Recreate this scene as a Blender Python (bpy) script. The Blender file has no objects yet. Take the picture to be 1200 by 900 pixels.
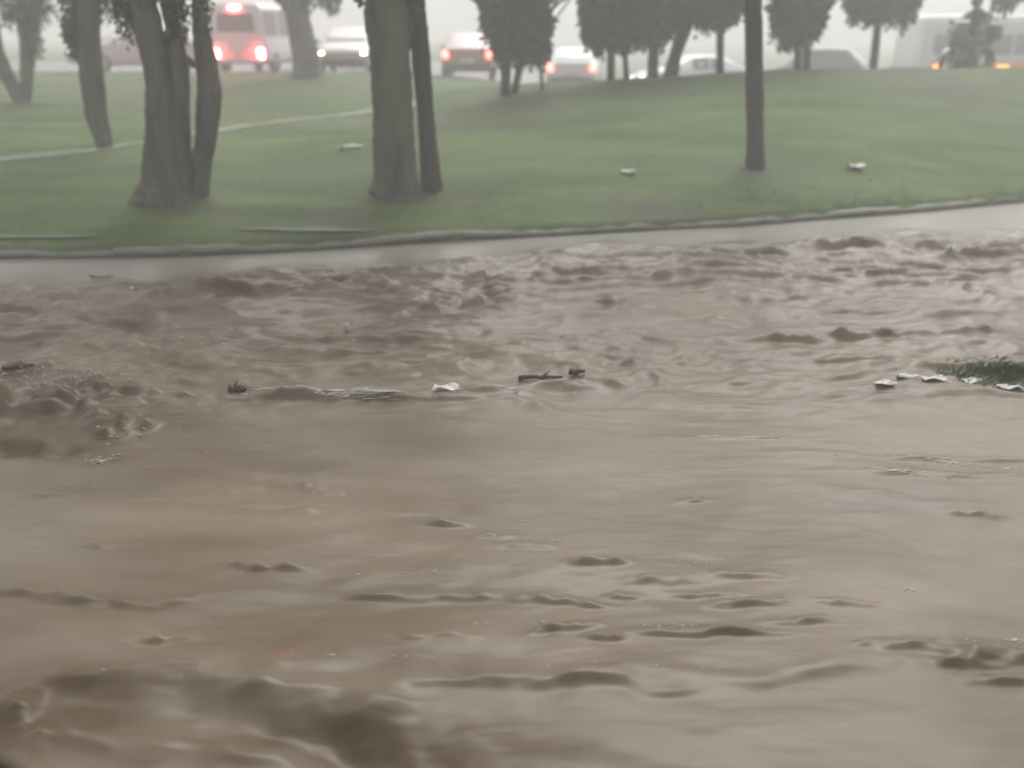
import bpy, bmesh, math, random
import numpy as np
from mathutils import Vector, Matrix
random.seed(7); rng = np.random.default_rng(7)
S = bpy.context.scene
COL = S.collection
R = math.radians

# ------------------------------------------------------------------ camera, sky, sun, exposure
CAM_H, PITCH, FPX = 2.0, R(21.3), 1050.0            # metres, radians, focal length in 1200-px units
cam = bpy.data.cameras.new("camera"); camo = bpy.data.objects.new("camera", cam); COL.objects.link(camo)
camo.location = (0, 0, CAM_H); camo.rotation_euler = (math.pi/2 - PITCH, 0, 0)
cam.sensor_width = 36; cam.lens = FPX/1200*36; cam.clip_start = 0.05; cam.clip_end = 2000
cam.dof.use_dof = True; cam.dof.focus_distance = 4.2; cam.dof.aperture_fstop = 1.0
S.camera = camo
SUN_EL, SUN_ROT = R(55), R(15)
w = bpy.data.worlds.new("World"); S.world = w; w.use_nodes = True
nt = w.node_tree; nt.nodes.clear()
sky = nt.nodes.new("ShaderNodeTexSky"); sky.sky_type = 'NISHITA'; sky.sun_disc = False
sky.sun_elevation = SUN_EL; sky.sun_rotation = SUN_ROT; sky.dust_density = 6; sky.ozone_density = 0.5; sky.air_density = 1.0
hs = nt.nodes.new("ShaderNodeHueSaturation"); hs.inputs['Saturation'].default_value = 0.16
bg = nt.nodes.new("ShaderNodeBackground"); bg.inputs[1].default_value = 0.15
wo = nt.nodes.new("ShaderNodeOutputWorld")
nt.links.new(sky.outputs[0], hs.inputs['Color']); nt.links.new(hs.outputs[0], bg.inputs[0]); nt.links.new(bg.outputs[0], wo.inputs[0])
sl = bpy.data.lights.new("sun", 'SUN'); sl.energy = 0.5; sl.angle = R(70); sl.color = (1, .97, .93)
so = bpy.data.objects.new("sun", sl); COL.objects.link(so)
so.rotation_euler = (math.pi/2 - SUN_EL, 0, math.pi - SUN_ROT)
S.view_settings.view_transform = 'Standard'; S.view_settings.look = 'None'
S.view_settings.exposure = 0.56; S.view_settings.gamma = 1; S.view_settings.use_curve_mapping = False
S.cycles.use_denoising = True
S.cycles.max_bounces = 6; S.cycles.volume_bounces = 2; S.cycles.diffuse_bounces = 3; S.cycles.glossy_bounces = 3
HAZE_DENSITY = 0.0138

# ------------------------------------------------------------------ helpers
FWD = Vector((0, math.cos(PITCH), -math.sin(PITCH))); UP = Vector((0, math.sin(PITCH), math.cos(PITCH))); RT = Vector((1, 0, 0))
CAMP = Vector((0, 0, CAM_H))
def ray(px, py): return FWD*FPX + RT*(px - 600) + UP*(450 - py)
def at_z(px, py, z=0.0):
    d = ray(px, py); return CAMP + d*((z - CAM_H)/d.z)
def at_y(px, py, Y):
    d = ray(px, py); return CAMP + d*(Y/d.y)
def depth(p): return (Vector(p) - CAMP).dot(FWD)
def lerp(x, xs, ys): return np.interp(x, xs, ys)
def smooth(t): t = np.clip(t, 0, 1); return t*t*(3 - 2*t)

_perm = rng.permutation(512)
_ga = rng.uniform(0, 2*math.pi, 512)
def noise(x, y, seed=0):
    x = np.asarray(x, float) + seed*17.31; y = np.asarray(y, float) + seed*9.77
    xi = np.floor(x).astype(int); yi = np.floor(y).astype(int); xf = x - xi; yf = y - yi
    def g(ix, iy, dx, dy):
        a = _ga[(_perm[(ix + _perm[iy & 511]) & 511])]
        return np.cos(a)*dx + np.sin(a)*dy
    u = xf*xf*xf*(xf*(xf*6 - 15) + 10); v = yf*yf*yf*(yf*(yf*6 - 15) + 10)
    n00 = g(xi, yi, xf, yf); n10 = g(xi+1, yi, xf-1, yf); n01 = g(xi, yi+1, xf, yf-1); n11 = g(xi+1, yi+1, xf-1, yf-1)
    return ((n00*(1-u) + n10*u)*(1-v) + (n01*(1-u) + n11*u)*v)*1.5
def fbm(x, y, o=4, seed=0):
    s = 0; a = 1.0
    for i in range(o):
        s = s + a*noise(x*2**i, y*2**i, seed + i); a *= .5
    return s

def tag(o, label=None, cat=None, group=None, kind=None):
    if label: o['label'] = label
    if cat: o['category'] = cat
    if group: o['group'] = group
    if kind: o['kind'] = kind
    return o
def mesh_obj(name, verts, faces, mat, parent=None, smooth_=True, mats=None, fmat=None):
    m = bpy.data.meshes.new(name); m.from_pydata([tuple(v) for v in verts], [], [tuple(f) for f in faces]); m.validate()
    for q in (mats or [mat]): m.materials.append(q)
    if fmat is not None: m.polygons.foreach_set('material_index', fmat)
    if smooth_: m.polygons.foreach_set('use_smooth', [True]*len(m.polygons))
    m.update()
    o = bpy.data.objects.new(name, m); COL.objects.link(o)
    if parent: o.parent = parent
    return o
def np_mesh(name, V, F, mat, parent=None, smooth_=True):
    """V (n,3), F (m,k) numpy arrays"""
    m = bpy.data.meshes.new(name); k = F.shape[1]
    m.vertices.add(len(V)); m.vertices.foreach_set('co', V.astype(np.float32).ravel())
    m.loops.add(F.size); m.loops.foreach_set('vertex_index', F.astype(np.int32).ravel())
    m.polygons.add(len(F)); m.polygons.foreach_set('loop_start', np.arange(0, F.size, k, dtype=np.int32))
    if smooth_: m.polygons.foreach_set('use_smooth', np.ones(len(F), bool))
    m.materials.append(mat); m.update(calc_edges=True); m.validate()
    o = bpy.data.objects.new(name, m); COL.objects.link(o)
    if parent: o.parent = parent
    return o
def grid_faces(nr, nc):
    i = np.arange(nr-1)[:, None]*nc + np.arange(nc-1)[None, :]
    return np.stack([i, i+1, i+1+nc, i+nc], -1).reshape(-1, 4)
def empty(name, loc, rz=0, label=None, cat=None, group=None):
    o = bpy.data.objects.new(name, None); COL.objects.link(o); o.location = loc; o.rotation_euler = (0, 0, rz)
    return tag(o, label, cat, group)
class MB:
    """collects shapes into one mesh"""
    def __init__(s): s.v = []; s.f = []
    def add(s, v, f):
        b = len(s.v); s.v += [Vector(p) for p in v]; s.f += [tuple(i + b for i in q) for q in f]
    def box(s, c, d, M=None, bev=0.0):
        bm = bmesh.new(); bmesh.ops.create_cube(bm, size=1)
        for v in bm.verts: v.co = Vector((v.co.x*d[0], v.co.y*d[1], v.co.z*d[2]))
        if bev: bmesh.ops.bevel(bm, geom=list(bm.edges), offset=bev, segments=2, affect='EDGES', profile=.6)
        M = M or Matrix.Identity(4)
        bm.verts.index_update()
        s.add([Vector(c) + (M.to_3x3() @ v.co) for v in bm.verts], [[v.index for v in f.verts] for f in bm.faces]); bm.free()
    def tube(s, pts, rads, n=10, cap=True, jit=0.0, ell=1.0):
        pts = [Vector(p) for p in pts]; rings = []
        ref = Vector((1, 0, 0)) if abs((pts[-1]-pts[0]).normalized().x) < .8 else Vector((0, 1, 0))
        for i, p in enumerate(pts):
            t = (pts[min(i+1, len(pts)-1)] - pts[max(i-1, 0)]).normalized()
            a = (ref - t*ref.dot(t)).normalized(); b = t.cross(a)
            rings.append([p + (a*math.cos(k*2*math.pi/n) + b*ell*math.sin(k*2*math.pi/n))*rads[i]*(1 + random.uniform(-jit, jit)) for k in range(n)])
        v = [q for r in rings for q in r]; f = []
        for i in range(len(pts)-1):
            for k in range(n): f.append((i*n+k, i*n+(k+1) % n, (i+1)*n+(k+1) % n, (i+1)*n+k))
        if cap:
            f.append(tuple(range(n-1, -1, -1))); f.append(tuple(range((len(pts)-1)*n, len(pts)*n)))
        s.add(v, f)
    def lathe(s, prof, axis='y', c=(0, 0, 0), n=24):
        """prof: list of (radius, along axis)"""
        v = []; f = []; c = Vector(c); m = len(prof)
        for k in range(n):
            a = 2*math.pi*k/n
            for r, h in prof:
                p = {'y': (r*math.cos(a), h, r*math.sin(a)), 'z': (r*math.cos(a), r*math.sin(a), h), 'x': (h, r*math.cos(a), r*math.sin(a))}[axis]
                v.append(c + Vector(p))
        for k in range(n):
            for i in range(m-1): f.append((k*m+i, ((k+1) % n)*m+i, ((k+1) % n)*m+i+1, k*m+i+1))
        s.add(v, f)
    def blob(s, c, r, sub=2, jit=0.0, M=None):
        bm = bmesh.new(); bmesh.ops.create_icosphere(bm, subdivisions=sub, radius=1); bm.verts.index_update()
        M = M or Matrix.Identity(3); out = []
        for v in bm.verts:
            k = 1 + random.uniform(-jit, jit); out.append(Vector(c) + M @ Vector((v.co.x*r[0]*k, v.co.y*r[1]*k, v.co.z*r[2]*k)))
        s.add(out, [[v.index for v in f.verts] for f in bm.faces]); bm.free()
    def build(s, name, mat, parent=None, sm=True): return mesh_obj(name, s.v, s.f, mat, parent, sm)

# ------------------------------------------------------------------ materials
def mat(name, col, rough=.6, metal=0, spec=.5, emit=None, es=0, coat=0):
    m = bpy.data.materials.new(name); m.use_nodes = True; b = m.node_tree.nodes['Principled BSDF']
    b.inputs['Base Color'].default_value = (*col, 1); b.inputs['Roughness'].default_value = rough
    b.inputs['Metallic'].default_value = metal; b.inputs['Specular IOR Level'].default_value = spec
    b.inputs['Coat Weight'].default_value = coat; b.inputs['Coat Roughness'].default_value = .08
    if emit: b.inputs['Emission Color'].default_value = (*emit, 1); b.inputs['Emission Strength'].default_value = es
    return m
def noisy(name, c1, c2, scale, rough=.7, stretch=(1, 1, 1), bump=0.0, bscale=None, detail=6, spec=.4, r2=None, c3=None, scale3=1.0, lo=.35, hi=.65, bdist=.02):
    m = mat(name, c1, rough, spec=spec); N = m.node_tree.nodes; L = m.node_tree.links; b = N['Principled BSDF']
    geo = N.new('ShaderNodeNewGeometry'); mp = N.new('ShaderNodeMapping'); mp.inputs['Scale'].default_value = stretch
    L.new(geo.outputs['Position'], mp.inputs['Vector'])
    n = N.new('ShaderNodeTexNoise'); n.inputs['Scale'].default_value = scale; n.inputs['Detail'].default_value = detail; n.inputs['Roughness'].default_value = .6
    L.new(mp.outputs[0], n.inputs['Vector'])
    rp = N.new('ShaderNodeValToRGB'); rp.color_ramp.elements[0].position = lo; rp.color_ramp.elements[1].position = hi
    rp.color_ramp.elements[0].color = (*c1, 1); rp.color_ramp.elements[1].color = (*c2, 1)
    L.new(n.outputs['Fac'], rp.inputs[0]); out = rp.outputs[0]
    if c3:
        n3 = N.new('ShaderNodeTexNoise'); n3.inputs['Scale'].default_value = scale3; n3.inputs['Detail'].default_value = 4; L.new(mp.outputs[0], n3.inputs['Vector'])
        r3 = N.new('ShaderNodeMapRange'); r3.inputs[1].default_value = .45; r3.inputs[2].default_value = .7; L.new(n3.outputs['Fac'], r3.inputs[0])
        mx = N.new('ShaderNodeMix'); mx.data_type = 'RGBA'; L.new(r3.outputs[0], mx.inputs[0]); L.new(out, mx.inputs[6]); mx.inputs[7].default_value = (*c3, 1); out = mx.outputs[2]
    L.new(out, b.inputs['Base Color'])
    if r2 is not None:
        rr = N.new('ShaderNodeMapRange'); rr.inputs[3].default_value = rough; rr.inputs[4].default_value = r2; rr.inputs[1].default_value = .35; rr.inputs[2].default_value = .65
        L.new(n.outputs['Fac'], rr.inputs[0]); L.new(rr.outputs[0], b.inputs['Roughness'])
    if bump:
        nb = N.new('ShaderNodeTexNoise'); nb.inputs['Scale'].default_value = bscale or scale*4; nb.inputs['Detail'].default_value = 5
        L.new(mp.outputs[0], nb.inputs['Vector'])
        bp = N.new('ShaderNodeBump'); bp.inputs['Strength'].default_value = bump; bp.inputs['Distance'].default_value = bdist
        L.new(nb.outputs['Fac'], bp.inputs['Height']); L.new(bp.outputs[0], b.inputs['Normal'])
    return m
M_WATER = noisy('muddy_water', (.112, .086, .053), (.190, .154, .106), 1.5, rough=.32, stretch=(.30, 1.3, 1), bump=.28, bscale=12, spec=.5, c3=(.150, .124, .094), scale3=.6, lo=.34, hi=.66, bdist=.012, detail=9)
_N = M_WATER.node_tree.nodes; _L = M_WATER.node_tree.links; _b = _N['Principled BSDF']       # pale sky and lawn reflection painted into the calm shallows by the kerb
_at = _N.new('ShaderNodeAttribute'); _at.attribute_name = 'painted_reflection'
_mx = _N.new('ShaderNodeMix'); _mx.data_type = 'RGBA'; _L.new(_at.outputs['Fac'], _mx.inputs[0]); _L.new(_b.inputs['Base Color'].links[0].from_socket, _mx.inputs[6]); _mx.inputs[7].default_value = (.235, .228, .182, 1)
_a2 = _N.new('ShaderNodeAttribute'); _a2.attribute_name = 'silt_and_painted_dim'                      # stirred-up brown mud, plus weaker near sky reflection painted as a darker tone
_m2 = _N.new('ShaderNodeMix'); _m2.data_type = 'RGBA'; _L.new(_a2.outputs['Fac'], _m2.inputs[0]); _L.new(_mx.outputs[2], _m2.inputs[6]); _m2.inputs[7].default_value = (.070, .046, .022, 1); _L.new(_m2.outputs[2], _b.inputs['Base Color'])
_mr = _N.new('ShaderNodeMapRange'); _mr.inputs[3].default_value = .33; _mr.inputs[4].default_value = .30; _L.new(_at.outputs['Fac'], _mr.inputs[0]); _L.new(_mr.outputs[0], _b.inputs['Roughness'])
M_WATER.node_tree.nodes['Principled BSDF'].inputs['IOR'].default_value = 1.33
M_LAWN = noisy('wet_lawn', (.042, .086, .014), (.094, .146, .036), 1.3, rough=.8, stretch=(.35, 1.0, 1), bump=.5, bscale=22, c3=(.088, .114, .056), scale3=.30, lo=.38, hi=.62, spec=.25, bdist=.03)
M_BLADE = noisy('grass_blade', (.046, .092, .014), (.098, .152, .036), 1.3, rough=.9, spec=.1, stretch=(.35, 1.0, 1), c3=(.090, .118, .056), scale3=.30, lo=.38, hi=.62)
M_ROAD = noisy('wet_asphalt', (.045, .045, .047), (.07, .07, .07), 6, rough=.12, r2=.35, bump=.2, bscale=60, bdist=.004)
M_KERB = noisy('wet_kerb_concrete', (.085, .095, .065), (.22, .225, .185), 2, rough=.45, r2=.6, bump=.5, bscale=40, c3=(.07, .09, .045), scale3=2.0)
M_PATH = noisy('wet_path', (.095, .120, .062), (.155, .170, .125), 1.5, rough=.3, r2=.6, bump=.2, bscale=30)
M_BARK = noisy('bark', (.040, .036, .028), (.120, .112, .088), 7, rough=.8, stretch=(1, 1, .22), bump=1.0, bscale=16, c3=(.125, .145, .085), scale3=1.6, bdist=.05)
M_BARK_DK = noisy('dark_bark', (.012, .011, .010), (.032, .030, .024), 8, rough=.75, stretch=(1, 1, .25), bump=1.0, bscale=18, c3=(.04, .048, .028), scale3=1.0, bdist=.03)
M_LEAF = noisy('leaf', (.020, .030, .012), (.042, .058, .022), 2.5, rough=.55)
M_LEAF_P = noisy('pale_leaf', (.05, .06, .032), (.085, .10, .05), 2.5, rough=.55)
M_RUBBER = mat('tyre_rubber', (.02, .02, .02), .7)
M_STEEL = mat('rim_metal', (.45, .45, .46), .35, 1)
M_GLASS = mat('dark_glass', (.02, .022, .025), .06, spec=.8); M_GLASS_HAZE = mat('haze_toned_glass', (.17, .175, .18), .35, spec=.5)  # distance haze mixed into the far traffic's windows as a paler colour
M_BLACK = mat('black_plastic', (.012, .012, .013), .4)
M_HEAD = mat('lit_headlamp', (.9, .9, .85), .2, emit=(1, .86, .66), es=9)
M_HEADW = mat('lit_white_headlamp', (.9, .9, .9), .2, emit=(1, .98, .93), es=14)
M_TAIL = mat('lit_tail_lamp', (.6, .02, .02), .2, emit=(1, .06, .06), es=170)
M_TAILS = mat('lit_small_tail_lamp', (.6, .05, .04), .2, emit=(1, .12, .09), es=8)
def paint(n, c): return mat(n, c, .3, 0, .5, coat=1)

# ------------------------------------------------------------------ terrain
_sh = [(-500, 306), (-200, 304), (0, 303), (220, 301), (430, 289), (700, 273), (880, 264), (1040, 251), (1200, 237), (1500, 208)]
_sp = [at_z(*p) for p in _sh]
SX = np.array([-300] + [p.x for p in _sp] + [300]); SY = np.array([_sp[0].y - .3] + [p.y for p in _sp] + [_sp[-1].y + .6])
def shoreY(X): return np.interp(X, SX, SY)
CX = [-60, -10, -4, -2.6, -1.6, -.35, 1.9, 5, 10, 20, 60]; CZ = [.52, .50, .54, .66, .84, 1.02, 1.19, 1.36, 1.41, 1.42, 1.3]
RX = [-60, -8, -3, 1.5, 4, 60]; RZ = [.8, .8, .78, .3, -.05, -.05]
YC, YE, YR0, YR1 = 18.5, 27.5, 29.0, 46.0
def roadz(X): return np.interp(X, RX, RZ)
def terr(X, Y):
    X = np.asarray(X, float); Y = np.asarray(Y, float)
    s = shoreY(X); C = sum(np.interp(X + d, CX, CZ) for d in (-1.0, -.5, 0, .5, 1.0))/5
    Rz = sum(np.interp(X + d, RX, RZ) for d in (-1, 0, 1))/3
    E = Rz + .16
    t = np.clip((Y - s)/(YC - s), 0, 1); near = .07 + (C - .07)*(.55*t + .45*np.sin(t*math.pi/2))
    u = np.clip((Y - YC)/(YE - YC), 0, 1); far = C + (E - C)*(.35*u + .65*smooth(u))
    z = np.where(Y < YC, near, far)
    z = np.where(Y > YE, E + (Rz - .12 - E)*smooth((Y - YE)/(YR0 - YE - .3)), z)
    z = np.where(Y < s - .02, -.45, z)
    b = .035*fbm(X*.55, Y*.55, 3, 5) * np.clip((Y - s)/1.5, 0, 1) * (Y < YR0 - 1)
    return z + b
def tz(x, y): return float(terr(x, y))
def ground(px, py):
    d = ray(px, py); d = d/d.y; Y = 7.0
    while Y < 60:
        p = CAMP + d*Y
        if p.z <= tz(p.x, p.y): return p
        Y += .03
    return at_y(px, py, 19)
def spaced(lo, flo, fhi, hi, step, growth=1.25):
    a = list(np.arange(flo, fhi, step)); s = step; x = fhi
    while x < hi: a.append(x); s *= growth; x += s
    a.append(hi); b = []; s = step; x = flo - step
    while x > lo: b.append(x); s *= growth; x -= s
    b.append(lo); return np.array(b[::-1] + a)
xs = spaced(-250, -22, 24, 250, .16); ys = spaced(-60, 6.5, 30, 260, .10)
# keep a crisp edge at the kerb: rows follow the shore
X, Y = np.meshgrid(xs, ys); Z = terr(X, Y)
_lw = M_LAWN.node_tree; _b = _lw.nodes['Principled BSDF']; _at = _lw.nodes.new('ShaderNodeAttribute'); _at.attribute_name = 'bare_mud'
_mx = _lw.nodes.new('ShaderNodeMix'); _mx.data_type = 'RGBA'; _lw.links.new(_at.outputs['Fac'], _mx.inputs[0]); _lw.links.new(_b.inputs['Base Color'].links[0].from_socket, _mx.inputs[6]); _mx.inputs[7].default_value = (.066, .066, .040, 1); _lw.links.new(_mx.outputs[2], _b.inputs['Base Color'])
g = np_mesh('ground', np.stack([X, Y, Z], -1).reshape(-1, 3), grid_faces(len(ys), len(xs)), M_LAWN); tag(g, kind='structure')
bare = np.zeros_like(X)
for px, py, rr in [(195, 240, 1.0), (225, 246, .8), (470, 232, .8), (560, 150, 1.2), (1130, 110, 1.6), (380, 262, .8), (880, 200, .5), (760, 250, .7)]:
    q = ground(px, py); bare = np.maximum(bare, np.exp(-((X - q.x)/rr)**2 - ((Y - q.y)/rr/.55)**2))
bare = np.clip(bare*(.75 + .9*fbm(X*1.2, Y*1.5, 3, 91)), 0, .8)
g.data.attributes.new('bare_mud', 'FLOAT', 'POINT').data.foreach_set('value', bare.astype(np.float32).ravel())

# road behind the lawn, with kerb and lane lines
def strip(name, xs, y0, y1, dz, m, ny=2):
    V = []
    for y in np.linspace(y0, y1, ny):
        for x in xs: V.append((x, y, float(sum(roadz(x + d) for d in (-1, 0, 1))/3) + dz))
    return tag(np_mesh(name, np.array(V), grid_faces(ny, len(xs)), m), kind='structure')
rxs = np.arange(-90, 91, 1.0)
strip('road', rxs, YR0, YR1, 0.0, M_ROAD, 8)
M_LINE = noisy('road_paint', (.5, .5, .48), (.7, .7, .68), 5, rough=.3)
V = []; F = []
for k in range(-14, 15):
    for yy in (34.5, 40.2):
        b = len(V)
        for dx, dy in ((0, 0), (3, 0), (3, .12), (0, .12)):
            x = k*6 + dx; V.append((x, yy + dy, float(sum(roadz(x + d) for d in (-1, 0, 1))/3) + .006))
        F.append((b, b+1, b+2, b+3))
tag(mesh_obj('road_markings', V, F, M_LINE, smooth_=False), kind='structure')
M_OKERB = noisy('orange_kerb_paint', (.55, .22, .06), (.62, .34, .12), 3, rough=.4)
def sweep(name, path, prof, m):
    V = []; n = len(prof)
    for i, p in enumerate(path):
        t = Vector(path[min(i+1, len(path)-1)]) - Vector(path[max(i-1, 0)]); t.z = 0; t.normalize(); nrm = Vector((-t.y, t.x, 0))
        for a, h in prof: V.append(Vector(p) + nrm*a + Vector((0, 0, h)))
    return np_mesh(name, np.array([tuple(v) for v in V]), grid_faces(len(path), n), m, smooth_=False)
tag(sweep('road_kerb', [(x, YR0 - .14, float(sum(roadz(x + d) for d in (-1, 0, 1))/3)) for x in rxs], [(.0, -.3), (.0, .13), (.02, .15), (.13, .15), (.15, .13), (.15, -.3)][::-1], M_KERB), kind='structure')

# flood-side kerb along the lawn
kp = []
for x in np.arange(-40, 40, .2):
    kp.append((x, float(shoreY(x)) + .04*float(noise(x*.7, 3.1)) + .012*float(noise(x*5, 1.1)), .028*float(noise(x*.8, 8.2)) + .012*float(noise(x*4, 2.2)) - .022))
tag(sweep('kerb', kp, [(-.02, -.6), (-.03, .060), (-.012, .088), (.03, .098), (.10, .102), (.15, .08), (.16, -.3)], M_KERB), kind='structure')
_kb = bpy.data.objects['kerb'].data; _kb.materials.append(noisy('dark_kerb_face', (.022, .026, .016), (.055, .058, .040), 4, rough=.7))
for _i, _p in enumerate(_kb.polygons): _p.material_index = 1 if _i % 6 < 1 else 0  # front face takes the darker of two kerb tones

# pale wet footpath crossing the lawn at left
pp = [ground(px, py) for px, py in [(-260, 212), (-120, 199), (0, 187), (130, 174), (254, 153), (330, 143), (382, 137), (440, 129), (500, 121)]]
V = []; NX = 60
pxs = np.interp(np.linspace(0, len(pp)-1, NX), range(len(pp)), [p.x for p in pp]); pys = np.interp(np.linspace(0, len(pp)-1, NX), range(len(pp)), [p.y for p in pp])
for i in range(NX):
    wd = max(.06, .26 + .26*float(noise(i*.45, 1.2)))
    for k in range(4):
        y = pys[i] + (k/3 - .5)*2*wd; V.append((pxs[i], y, tz(pxs[i], y) + .012))
tag(np_mesh('path', np.array(V), grid_faces(NX, 4), M_PATH), kind='structure')

M_PUD = mat('puddle_water', (.095, .125, .062), .6, spec=.3)
def puddle(px, py, rx, ry, sd):
    p = ground(px, py); V = [(p.x, p.y, tz(p.x, p.y) + .02)]
    for k in range(40):
        a_ = 2*math.pi*k/40; q = 1 + .45*float(noise(math.cos(a_)*1.6 + sd, math.sin(a_)*1.6, 5)); x = p.x + math.cos(a_)*rx*q; y = p.y + math.sin(a_)*ry*q; V.append((x, y, tz(x, y) + .02))
    tag(mesh_obj('puddle', V, [(0, k+1, (k+1) % 40 + 1) for k in range(40)], M_PUD), kind='structure')
puddle(40, 279, .6, .07, 1); puddle(365, 271, .7, .07, 2)
# ------------------------------------------------------------------ flood water
wx = spaced(-120, -7.6, 7.6, 120, .022, 1.3)
tt = np.exp(np.linspace(math.log(1.55), math.log(12.0), 620))
WX = np.tile(wx, (len(tt), 1)); sh = shoreY(wx)[None, :] + .10
frac = (np.log(tt) - math.log(1.55))/(math.log(12.0) - math.log(1.55))
WY = 1.55*np.exp(frac[:, None]*np.log(sh/1.55))
def wave(px, py, lx, ly, h, ang=0, skew=1.0):
    """an elongated swell centred where that pixel meets the water; lx, ly its half sizes in metres"""
    p = at_z(px, py); dx = WX - p.x; dy = WY - p.y; c, s_ = math.cos(R(ang)), math.sin(R(ang))
    a = (dx*c + dy*s_)/lx; sd = int(px) % 37; wob = .6*noise(dx*1.7/lx, dy*.3/ly, sd) + .3*noise(dx*4.1/lx, dy*.5/ly, sd + 3)
    b = (-dx*s_ + dy*c)/ly + wob
    b = np.where(b < 0, b*skew, b)             # steeper towards the viewer when skew > 1
    k = np.clip(.70 + .75*noise(dx*2.3/lx, dy*.35/ly, sd + 9), .5, 1.1)
    return h*k*np.exp(-np.abs(a)**3)*np.exp(-b*b)
d_sh = sh - WY                                  # metres out from the kerb
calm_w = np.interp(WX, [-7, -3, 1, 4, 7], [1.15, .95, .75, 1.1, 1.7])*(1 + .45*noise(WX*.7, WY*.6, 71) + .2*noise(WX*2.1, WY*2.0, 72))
refl_w = 1 - smooth((d_sh - calm_w*.55)/(calm_w*.7))
choppy = smooth((d_sh - calm_w*.8)/.5)*smooth((WY - 4.3)/1.3)
near = smooth((5.2 - WY)/1.6)
wl = noise(WX*.25, WY*.5, 3)*.5 + .5
warp = .5*noise(WX*.6, WY*.8, 11)
H = choppy*(.075*(1 - np.abs(fbm(WX*.75 + warp, WY*2.1 + warp, 4, 21)))**2 +   .034*fbm(WX*1.6, WY*3.0, 4, 31) + .012*fbm(WX*6, WY*8, 3, 35))*(.45 + .9*wl)
H += near*(.020*fbm(WX*.7 + .4*WY, WY*1.5 - .2*WX + warp, 3, 41) + .004*fbm(WX*2.0, WY*4.5, 3, 51))
H += near*.007*fbm(WX*1.5 + warp, WY*5.0, 4, 81)*np.clip(.2 + noise(WX*.6, WY*.9, 85)*1.4, 0, 1)
H += .0022*fbm(WX*3, WY*7, 3, 61)*(.3 + smooth((d_sh - .3)/.6))
WV = 0
for a in [  # px, py, half length, half width, height, angle, skew
    (265, 345, .75, .10, .085, 4, 2.2), (190, 352, .16, .09, .07, 10, 2), (120, 330, .25, .05, .04, 6, 2), (650, 330, .30, .045, .04, 0, 2.2),
    (715, 360, .22, .05, .045, -5, 2), (540, 362, .35, .08, .05, 8, 2), (850, 300, .7, .10, .07, 5, 2), (1000, 292, .9, .12, .08, 4, 2), (1130, 303, .4, .09, .07, 0, 2),
    (935, 402, .55, .06, .055, 4, 2.4), (1035, 398, .40, .07, .07, 0, 2.6), (1150, 398, .4, .06, .05, 2, 2), (1170, 355, .5, .05, .04, 0, 2),
    (370, 472, .85, .07, .065, 0, 3.0), (540, 466, .45, .05, .035, 2, 2.4), (470, 405, .5, .05, .03, 0, 2), (590, 408, .3, .05, .035, 0, 2), (450, 345, .35, .06, .05, 0, 2),
    (110, 468, .44, .15, .085, 0, 2.0), (5, 486, .85, .24, .19, -3, 1.8), (75, 462, .16, .10, .045, 30, 2), (155, 505, .16, .10, .07, 20, 2), (60, 440, .35, .06, .05, 14, 2), (25, 445, .2, .05, .05, 20, 2),
    (278, 574, .10, .03, .022, -6, 2), (355, 570, .12, .03, .022, -3, 2), (330, 600, .22, .04, .02, -6, 2), (65, 580, .10, .03, .022, 0, 2), (160, 583, .16, .03, .02, 0, 2),
    (815, 586, .08, .025, .022, 0, 2), (1035, 578, .09, .02, .02, -6, 2), (1140, 603, .12, .03, .02, -10, 2), (880, 676, .14, .03, .02, -4, 2), (990, 709, .10, .025, .022, -6, 2),
    (130, 642, .15, .035, .024, 0, 2), (310, 668, .16, .04, .034, -4, 2), (60, 700, .22, .04, .035, -14, 2), (150, 708, .26, .045, .035, -4, 2), (190, 750, .13, .035, .035, 6, 2),
    (450, 697, .28, .04, .025, -2, 2), (545, 697, .10, .03, .018, 0, 2), (655, 705, .17, .03, .032, -8, 2.2), (728, 700, .06, .022, .024, 0, 2), (660, 737, .12, .025, .032, 8, 2.2), (710, 749, .07, .025, .03, 0, 2), (830, 743, .30, .030, .036, -1, 2.2),
    (500, 745, .16, .035, .02, -4, 2), (640, 800, .42, .07, .045, -4, 2.6), (400, 835, .46, .10, .050, -20, 1.8), (290, 800, .60, .12, .035, -8, 1.6), (120, 790, .40, .10, .035, 10, 1.6), (20, 845, .20, .10, .06, -40, 1.6),
    (1175, 770, .3, .05, .045, -6, 2), (1190, 800, .2, .04, .035, 0, 2), (900, 790, .5, .08, .02, 4, 2), (250, 880, .5, .08, .05, -6, 2)] + [(_q[0], _q[1], _q[2], _q[3], _q[4], _q[5], 1.8) for _q in zip(*[np.random.default_rng(3).uniform(a_, b_, 26) for a_, b_ in ((20, 1180), (485, 790), (.05, .17), (.018, .032), (.012, .026), (-8, 6))])]:
    WV = WV + wave(*a)
H += WV*np.where(WY < 4.2, .80, 1.0)*np.clip(1 + np.where(WY < 4.2, .25, .5)*fbm(WX*np.where(WY < 4.2, 3.5, 7), WY*9, 3, 95), .1, 2)
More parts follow.
